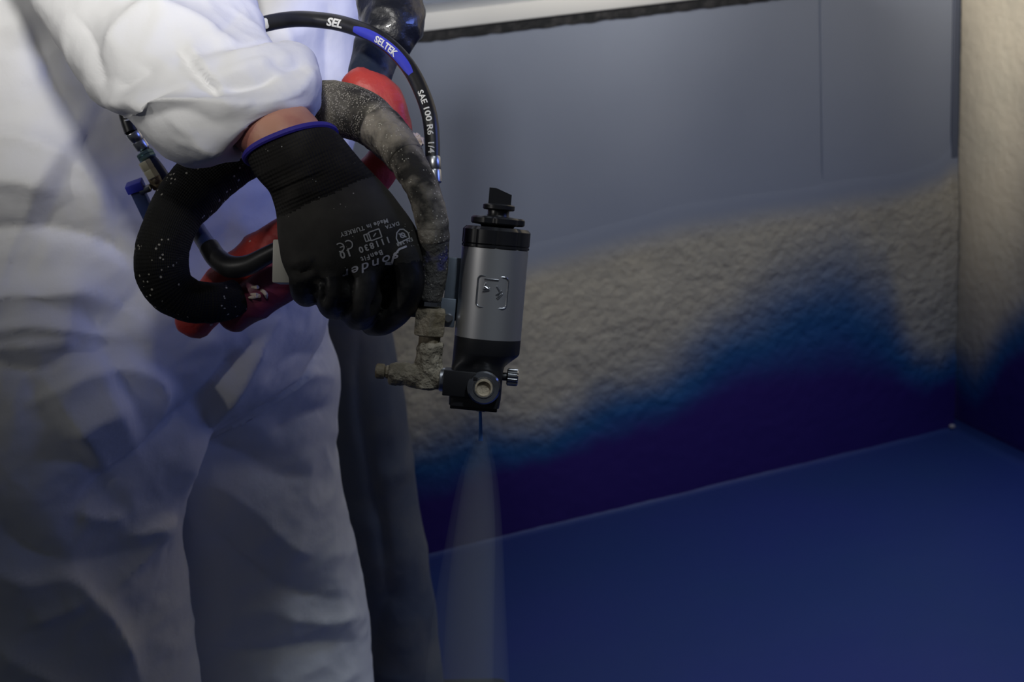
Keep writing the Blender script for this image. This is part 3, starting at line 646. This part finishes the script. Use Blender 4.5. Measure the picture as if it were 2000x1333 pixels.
# crusted inlet fitting
def crustify(o, sc, amp):
    me_ = o.data; V_ = getv(me_); V_ += getn(me_) * (fbm(V_, sc, amp, 3) + fbm(V_, sc * 3, amp * .5, 5))[:, None]; setv(me_, V_)
fit = glathe('inlet_nut', gp(838, 664, -15), [(20, -4), (32, 0), (33, 4), (33, 46), (30, 53), (20, 54)], 'crusted_brass', n=6, sharp=20, u0=gx + .6 * gy)
glathe('inlet_neck', gp(838, 684, -15), [(21, -6), (21, 22)], 'crusted_brass')
mb = MB(); lathe(mb, gp(833, 772, -15), gz, [(6 * GS, 0), (26 * GS, 4 * GS), (27 * GS, 50 * GS), (25 * GS, 92 * GS), (20 * GS, 96 * GS)], 32)
lathe(mb, gp(850, 746, -15), -gx, [(18 * GS, -16 * GS), (24 * GS, -14 * GS), (26 * GS, 30 * GS), (23 * GS, 50 * GS), (22 * GS, 88 * GS), (16 * GS, 92 * GS)], 32)
me = remesh(mb, .0016, 3); t = link('inlet_tee', me, 'crust', gun, True, 80); crustify(t, 90, .0014)
glathe('plug_screw', gp(764, 743, -15), [(12, -4), (14, 0), (13, 10), (10, 12), (14, 14), (15, 16), (15, 28), (12, 31)], 'crusted_brass', ax=-gx, n=10)
glathe('inlet_washer', gp(858, 748, -22), [(20, 0), (23, 2), (23, 10), (18, 13)], 'steel', ax=gx)

# ------------------------------------------------------------------ thick padded hose arching behind the wrist
ih = thing('insulated_hose', at(838, 600, 1.12), 'thick black padded hose, dusty at the gun and looping behind the wrist', 'hose')
H = [(840, 585, 1.118, 24), (846, 545, 1.115, 27), (849, 500, 1.11, 28), (847, 462, 1.105, 31), (842, 425, 1.105, 33), (828, 378, 1.11, 33), (806, 332, 1.12, 34), (778, 290, 1.135, 37), (745, 254, 1.16, 43), (705, 226, 1.195, 50), (655, 213, 1.23, 53), (600, 222, 1.26, 54),
     (540, 252, 1.275, 54), (480, 292, 1.275, 55), (425, 330, 1.265, 56), (378, 372, 1.255, 58), (342, 420, 1.245, 52), (320, 475, 1.24, 51), (316, 525, 1.24, 52), (334, 566, 1.245, 48), (372, 588, 1.255, 43), (420, 592, 1.265, 40), (462, 582, 1.28, 36)]
P, rad = pxpath(H, 400); qq = proj(P)
i1 = int(np.argmin(np.abs(qq[:, 1] - 500) + (np.arange(400) > 120) * 999)); i2 = int(np.argmin(np.hypot(qq[:, 0] - 752, qq[:, 1] - 260))); i3 = int(np.argmin(np.hypot(qq[:, 0] - 622, qq[:, 1] - 216)))
def seg(name, a, b_, m, k=1.0, n=40, rough=0, ends=True):
    mb_ = MB(); mb_.tube(P[a:b_], rad[a:b_] * k, n, rnd=.12 if ends else 0); o = mb_.build(name, m, ih, True, 60)
    if rough: crustify(o, 40, rough)
    return o
ng = int(np.argmin(np.abs(qq[:120, 1] - 462)))
seg('blue_wrap', 0, ng + 4, 'blue_tape', .98, rough=.0007)
tp = seg('tape_wrap', ng - 2, i2 - 24, 'dusty_tape', 1.0, rough=.0012)
seg('tape_end', i2 - 27, i2 + 6, 'dusty_tape', 1.07, rough=.0009)
seg('dusty_sleeve', i2, i3, 'dusty_sleeve', 1.03, rough=.0006)
seg('padded_sleeve', i3 - 2, 400, 'foam_sleeve', 1.0, 56, rough=.0010)
glathe('hose_nut', gp(838, 607, -16), [(20, -4), (25, 0), (25, 8), (23, 12), (25, 14), (25, 26), (21, 29)], 'steel', n=12, parent=ih, sharp=20)

# ------------------------------------------------------------------ slim black hydraulic hose with its lettering
hh = thing('hydraulic_hose', at(845, 360, 1.16), 'slim black hydraulic hose with white lettering and a blue band, arching over the glove', 'hose')
HP = [(257, 258, 1.30, 14), (250, 236, 1.30, 14.5), (247, 214, 1.30, 15), (256, 180, 1.31, 15), (285, 140, 1.32, 15), (340, 100, 1.32, 15), (420, 70, 1.31, 15), (512, 48, 1.29, 15.5), (550, 40, 1.28, 15.5), (585, 37, 1.27, 15.5), (622, 39, 1.26, 15.5), (662, 45, 1.25, 15.5), (704, 58, 1.235, 15.5), (740, 75, 1.22, 15.5),
      (774, 102, 1.205, 15.5), (804, 140, 1.19, 15.5), (826, 185, 1.18, 15.5), (839, 227, 1.17, 15.5), (844, 272, 1.165, 15), (845, 312, 1.16, 14.5)]
P2, r2 = pxpath(HP, 300); mb = MB(); mb.tube(P2, r2, 28); mb.build('rubber_tube', 'rubber', hh)
q2 = proj(P2); T2 = np.gradient(P2, axis=0); T2 /= np.linalg.norm(T2, axis=1)[:, None]; s2 = np.concatenate([[0], np.cumsum(np.linalg.norm(np.diff(P2, axis=0), axis=1))])
def s_at(px, py): return float(s2[np.argmin(np.hypot(q2[:, 0] - px, q2[:, 1] - py))])
def on_hose(s_, y, lift=.0004):
    c = np.array([np.interp(s_, s2, P2[:, k]) for k in range(3)]); t_ = unit(np.array([np.interp(s_, s2, T2[:, k]) for k in range(3)])); r_ = float(np.interp(s_, s2, r2))
    n_ = CAM - c; n_ = unit(n_ - t_ * n_.dot(t_)); bb = np.cross(n_, t_); a = y / r_
    return c + (r_ + lift) * (math.cos(a) * n_ + math.sin(a) * bb)
def hose_print(name, s, p0, p1, hpx, m, y0=0.0, off=.03, lift=.0006, shear=0):
    V_, F_ = text_mesh(s, 1, off, shear); x0, x1 = V_[:, 0].min(), V_[:, 0].max(); a, b_ = s_at(*p0), s_at(*p1); k = hpx * 1.2 / F / .7
    out = [on_hose(a + (x - x0) / (x1 - x0) * (b_ - a), (y - .35) * k + y0, lift) for x, y, _ in V_]
    o_ = MB(); o_.add(out, F_); return o_.build(name, m, hh, False)
def hose_patch(name, p0, p1, ya, yb, m, lift=.0003, n=40):
    a, b_ = s_at(*p0), s_at(*p1); V_ = []; F_ = []
    for i in range(n):
        e = .25 * abs(2 * i / (n - 1) - 1) ** 6
        for j in range(7):
            t_ = j / 6; y = ya + (yb - ya) * (e + (1 - 2 * e) * t_); V_.append(on_hose(a + (b_ - a) * i / (n - 1), y, lift))
    for i in range(n - 1):
        for j in range(6): F_.append((i * 7 + j, i * 7 + j + 1, (i + 1) * 7 + j + 1, (i + 1) * 7 + j))
    o_ = MB(); o_.add(V_, F_); return o_.build(name, m, hh)
rr_ = .0074
lab = hose_patch('blue_band', (701, 57), (808, 152), -.0068, .0032, 'label_blue')
hose_patch('white_band', (508, 49), (533, 43), -.0050, .0058, 'print_white')
hose_print('printed_initials', 'SEL', (648, 42), (678, 50), 15, 'print_white', -.0005, .04, shear=.2)
hose_print('printed_name', 'SELTEK', (744, 78), (785, 112), 12, 'print_white', -.0018, .03, .0008)
hose_print('printed_standard', 'SAE 100 R6  1/4', (826, 184), (845, 304), 10.5, 'print_white', -.0010, .025)
hose_print('printed_code', '100', (249, 238), (248, 214), 10, 'print_white', .001, .03)
def ferrule(p0, p1, hw, m, name='ferrule', par=hh, D0=1.16, D1=1.16, n=24):
    a, b_ = at(*p0, D0), at(*p1, D1); o_ = MB(); L_ = np.linalg.norm(b_ - a); r_ = hw * D0 / F
    lathe(o_, a, b_ - a, [(r_ * .9, 0), (r_, .001), (r_, L_ * .45), (r_ * .93, L_ * .5), (r_, L_ * .55), (r_, L_ - .001), (r_ * .85, L_)], n); return o_.build(name, m, par)
ferrule((845, 306), (848, 358), 15.5, 'steel')
ferrule((848, 356), (852, 400), 10, 'blue_plastic', 'tail_pipe')
ferrule((257, 257), (280, 290), 14.5, 'steel', D0=1.30, D1=1.31)
ferrule((279, 286), (285, 298), 10, 'black_metal', 'tail_pipe', D0=1.31, D1=1.31)
nut = ferrule((282, 298), (290, 312), 18, 'teal_metal', 'union_nut', D0=1.305, D1=1.305, n=8)
# ------------------------------------------------------------------ thin air hose below it, and its connectors
ahose = thing('air_hose', at(300, 330, 1.31), 'thin dark blue and black air hose hanging inside the padded loop', 'hose')
AP = [(288, 305, 1.31, 11), (306, 326, 1.31, 12), (335, 370, 1.315, 13), (365, 415, 1.305, 15), (392, 460, 1.278, 17), (412, 490, 1.26, 18)]
P3, r3 = pxpath(AP, 50); mb = MB(); mb.tube(P3, r3, 20); mb.build('blue_length', 'blue_plastic', ahose)
P3, r3 = pxpath([(408, 482, 1.262, 20), (424, 505, 1.255, 21), (450, 521, 1.245, 22), (485, 518, 1.235, 20), (520, 500, 1.225, 18), (560, 480, 1.215, 16), (600, 470, 1.21, 15)], 60); mb = MB(); mb.tube(P3, r3, 20, rnd=.2); mb.build('black_length', 'rubber', ahose)
el = thing('elbow_connector', at(290, 345, 1.30), 'pale nut and navy plug connector under the hose end beside the loop', 'connector')
ferrule((281, 315), (301, 348), 13, 'beige_nut', 'pale_nut', el, 1.295, 1.30, 6)
ferrule((298, 342), (310, 366), 13, 'crusted_brass', 'brass_elbow', el, 1.30, 1.31, 8)
b = MB(); c0, c1 = at(268, 372, 1.30), at(296, 430, 1.315); zz = unit(c1 - c0); xx = unit(np.cross(zz, R @ np.array([0, 0, 1.]))); bbox_(b, (c0 + c1) / 2, [.0065, .0065, np.linalg.norm(c1 - c0) / 2], [xx, np.cross(zz, xx), zz], .001)
b.build('plug_body', 'blue_plastic', el)
b = MB(); bbox_(b, at(264, 364, 1.298), [.0085, .0085, .0045], [xx, np.cross(zz, xx), zz], .001); b.build('plug_rim', 'label_blue', el)
b = MB(); bbox_(b, at(284, 370, 1.298), [.006, .005, .003], [xx, np.cross(zz, xx), zz], .001); b.build('plug_link', 'steel', el)

# ------------------------------------------------------------------ red sleeved hoses behind the glove
rh = thing('sleeved_hose', at(380, 640, 1.31), 'bright red sleeved hose with black wrapped top, passing behind the glove', 'hose')
P4, r4 = pxpath([(705, 175, 1.27, 40), (735, 190, 1.27, 41), (764, 226, 1.27, 34), (766, 275, 1.275, 33), (735, 335, 1.285, 36), (665, 395, 1.295, 38), (595, 440, 1.30, 40), (525, 484, 1.305, 41), (462, 540, 1.31, 42), (410, 590, 1.315, 42), (380, 622, 1.32, 38)], 120)
mb = MB(); mb.tube(P4, r4, 28, rnd=.9); o = mb.build('red_sleeve', 'red_plastic', rh, True, 70); V = getv(o.data); V += getn(o.data) * (crumple(V, 26, .0022, 3) + fbm(V, 50, .0012))[:, None]; setv(o.data, V)
P5, r5 = pxpath([(765, -230, 1.40, 60), (758, -100, 1.36, 56), (758, -10, 1.33, 52), (766, 40, 1.315, 52), (752, 84, 1.305, 44)], 90)
mb = MB(); mb.tube(P5, r5, 32, rnd=.35); o = mb.build('black_wrap', 'wrap_black', rh, True, 70); V = getv(o.data); V += getn(o.data) * (crumple(V, 22, .006, 1) + crumple(V, 50, .002, 2))[:, None]; setv(o.data, V)
P6, r6 = pxpath([(748, 70, 1.31, 46), (735, 105, 1.30, 43), (724, 140, 1.285, 38), (718, 172, 1.275, 36)], 40)
mb = MB(); mb.tube(P6, r6, 28, rnd=.3); o = mb.build('navy_neck', 'wrap_navy', rh, True, 70); V = getv(o.data); V += getn(o.data) * (crumple(V, 26, .003, 6))[:, None]; setv(o.data, V)
b = MB(); bm = bmesh.new(); bmesh.ops.create_icosphere(bm, subdivisions=3, radius=1)
c = at(810, 278, 1.255); b.add([c + np.array([x.co.x, x.co.y, x.co.z]) * .0085 * (1 + .5 * noise.noise(x.co * 2.2)) for x in bm.verts], [tuple(x.index for x in f.verts) for f in bm.faces]); bm.free(); b.build('foam_lump', 'foam_lump', rh)
pr = thing('plum_hose', at(462, 640, 1.29), 'torn plum red sleeved hose ending under the padded loop', 'hose')
P7, r7 = pxpath([(660, 480, 1.275, 34), (600, 512, 1.28, 40), (550, 548, 1.285, 42), (505, 580, 1.29, 38), (470, 604, 1.295, 34), (456, 616, 1.30, 30)], 70)
mb = MB(); mb.tube(P7, r7, 28, rnd=.8); o = mb.build('plum_sleeve', 'plum_plastic', pr, True, 70); V = getv(o.data); V += getn(o.data) * (crumple(V, 24, .003, 8))[:, None]; setv(o.data, V)
for k in range(7):
    a = random.uniform(0, 6.3); p0 = (500 + 10 * math.cos(a), 570 + 9 * math.sin(a)); p1 = (p0[0] + random.uniform(-18, 18), p0[1] + random.uniform(-10, 22))
    Pq, rq = pxpath([(p0[0], p0[1], 1.272, 3), ((p0[0] + p1[0]) / 2 + 4, (p0[1] + p1[1]) / 2, 1.262, 4), (p1[0], p1[1], 1.268, 2)], 10); b = MB(); b.tube(Pq, rq, 8, rnd=.8); b.build('torn_fibre', 'foam_lump', pr)

# ------------------------------------------------------------------ the spray
mist = thing('spray_mist', gp(938, 806), 'pale fan of spray mist leaving the nozzle towards the blue floor', 'mist')
def fan(name, rows, m):
    L_ = [(a, y) for y, a, b_, d_, r_ in rows]; R_ = [(b_, y) for y, a, b_, d_, r_ in rows]; b2 = MB()
    b2.rings(sil(L_, R_, [x[3] for x in rows], [x[4] for x in rows], 40, 32)); return tag(b2.build(name, m, mist), kind='stuff')
fan('outer_mist', [(812, 934, 944, 1.13, .002), (860, 922, 956, 1.14, .008), (930, 896, 972, 1.155, .018), (1040, 873, 982, 1.18, .028), (1170, 850, 988, 1.21, .036), (1340, 828, 996, 1.25, .044), (1600, 800, 1010, 1.31, .05), (1900, 770, 1020, 1.36, .05)], 'mist_thin')
fan('core_mist', [(830, 935, 944, 1.134, .002), (870, 924, 952, 1.142, .006), (930, 906, 962, 1.155, .012), (1040, 888, 968, 1.18, .018), (1170, 872, 966, 1.21, .022), (1340, 862, 964, 1.25, .024), (1600, 850, 960, 1.31, .024)], 'mist_core')
fan('jet', [(804, 935, 941, 1.13, .0015), (835, 935, 942, 1.136, .0018), (862, 934, 943, 1.141, .0012)], 'jet_paint')
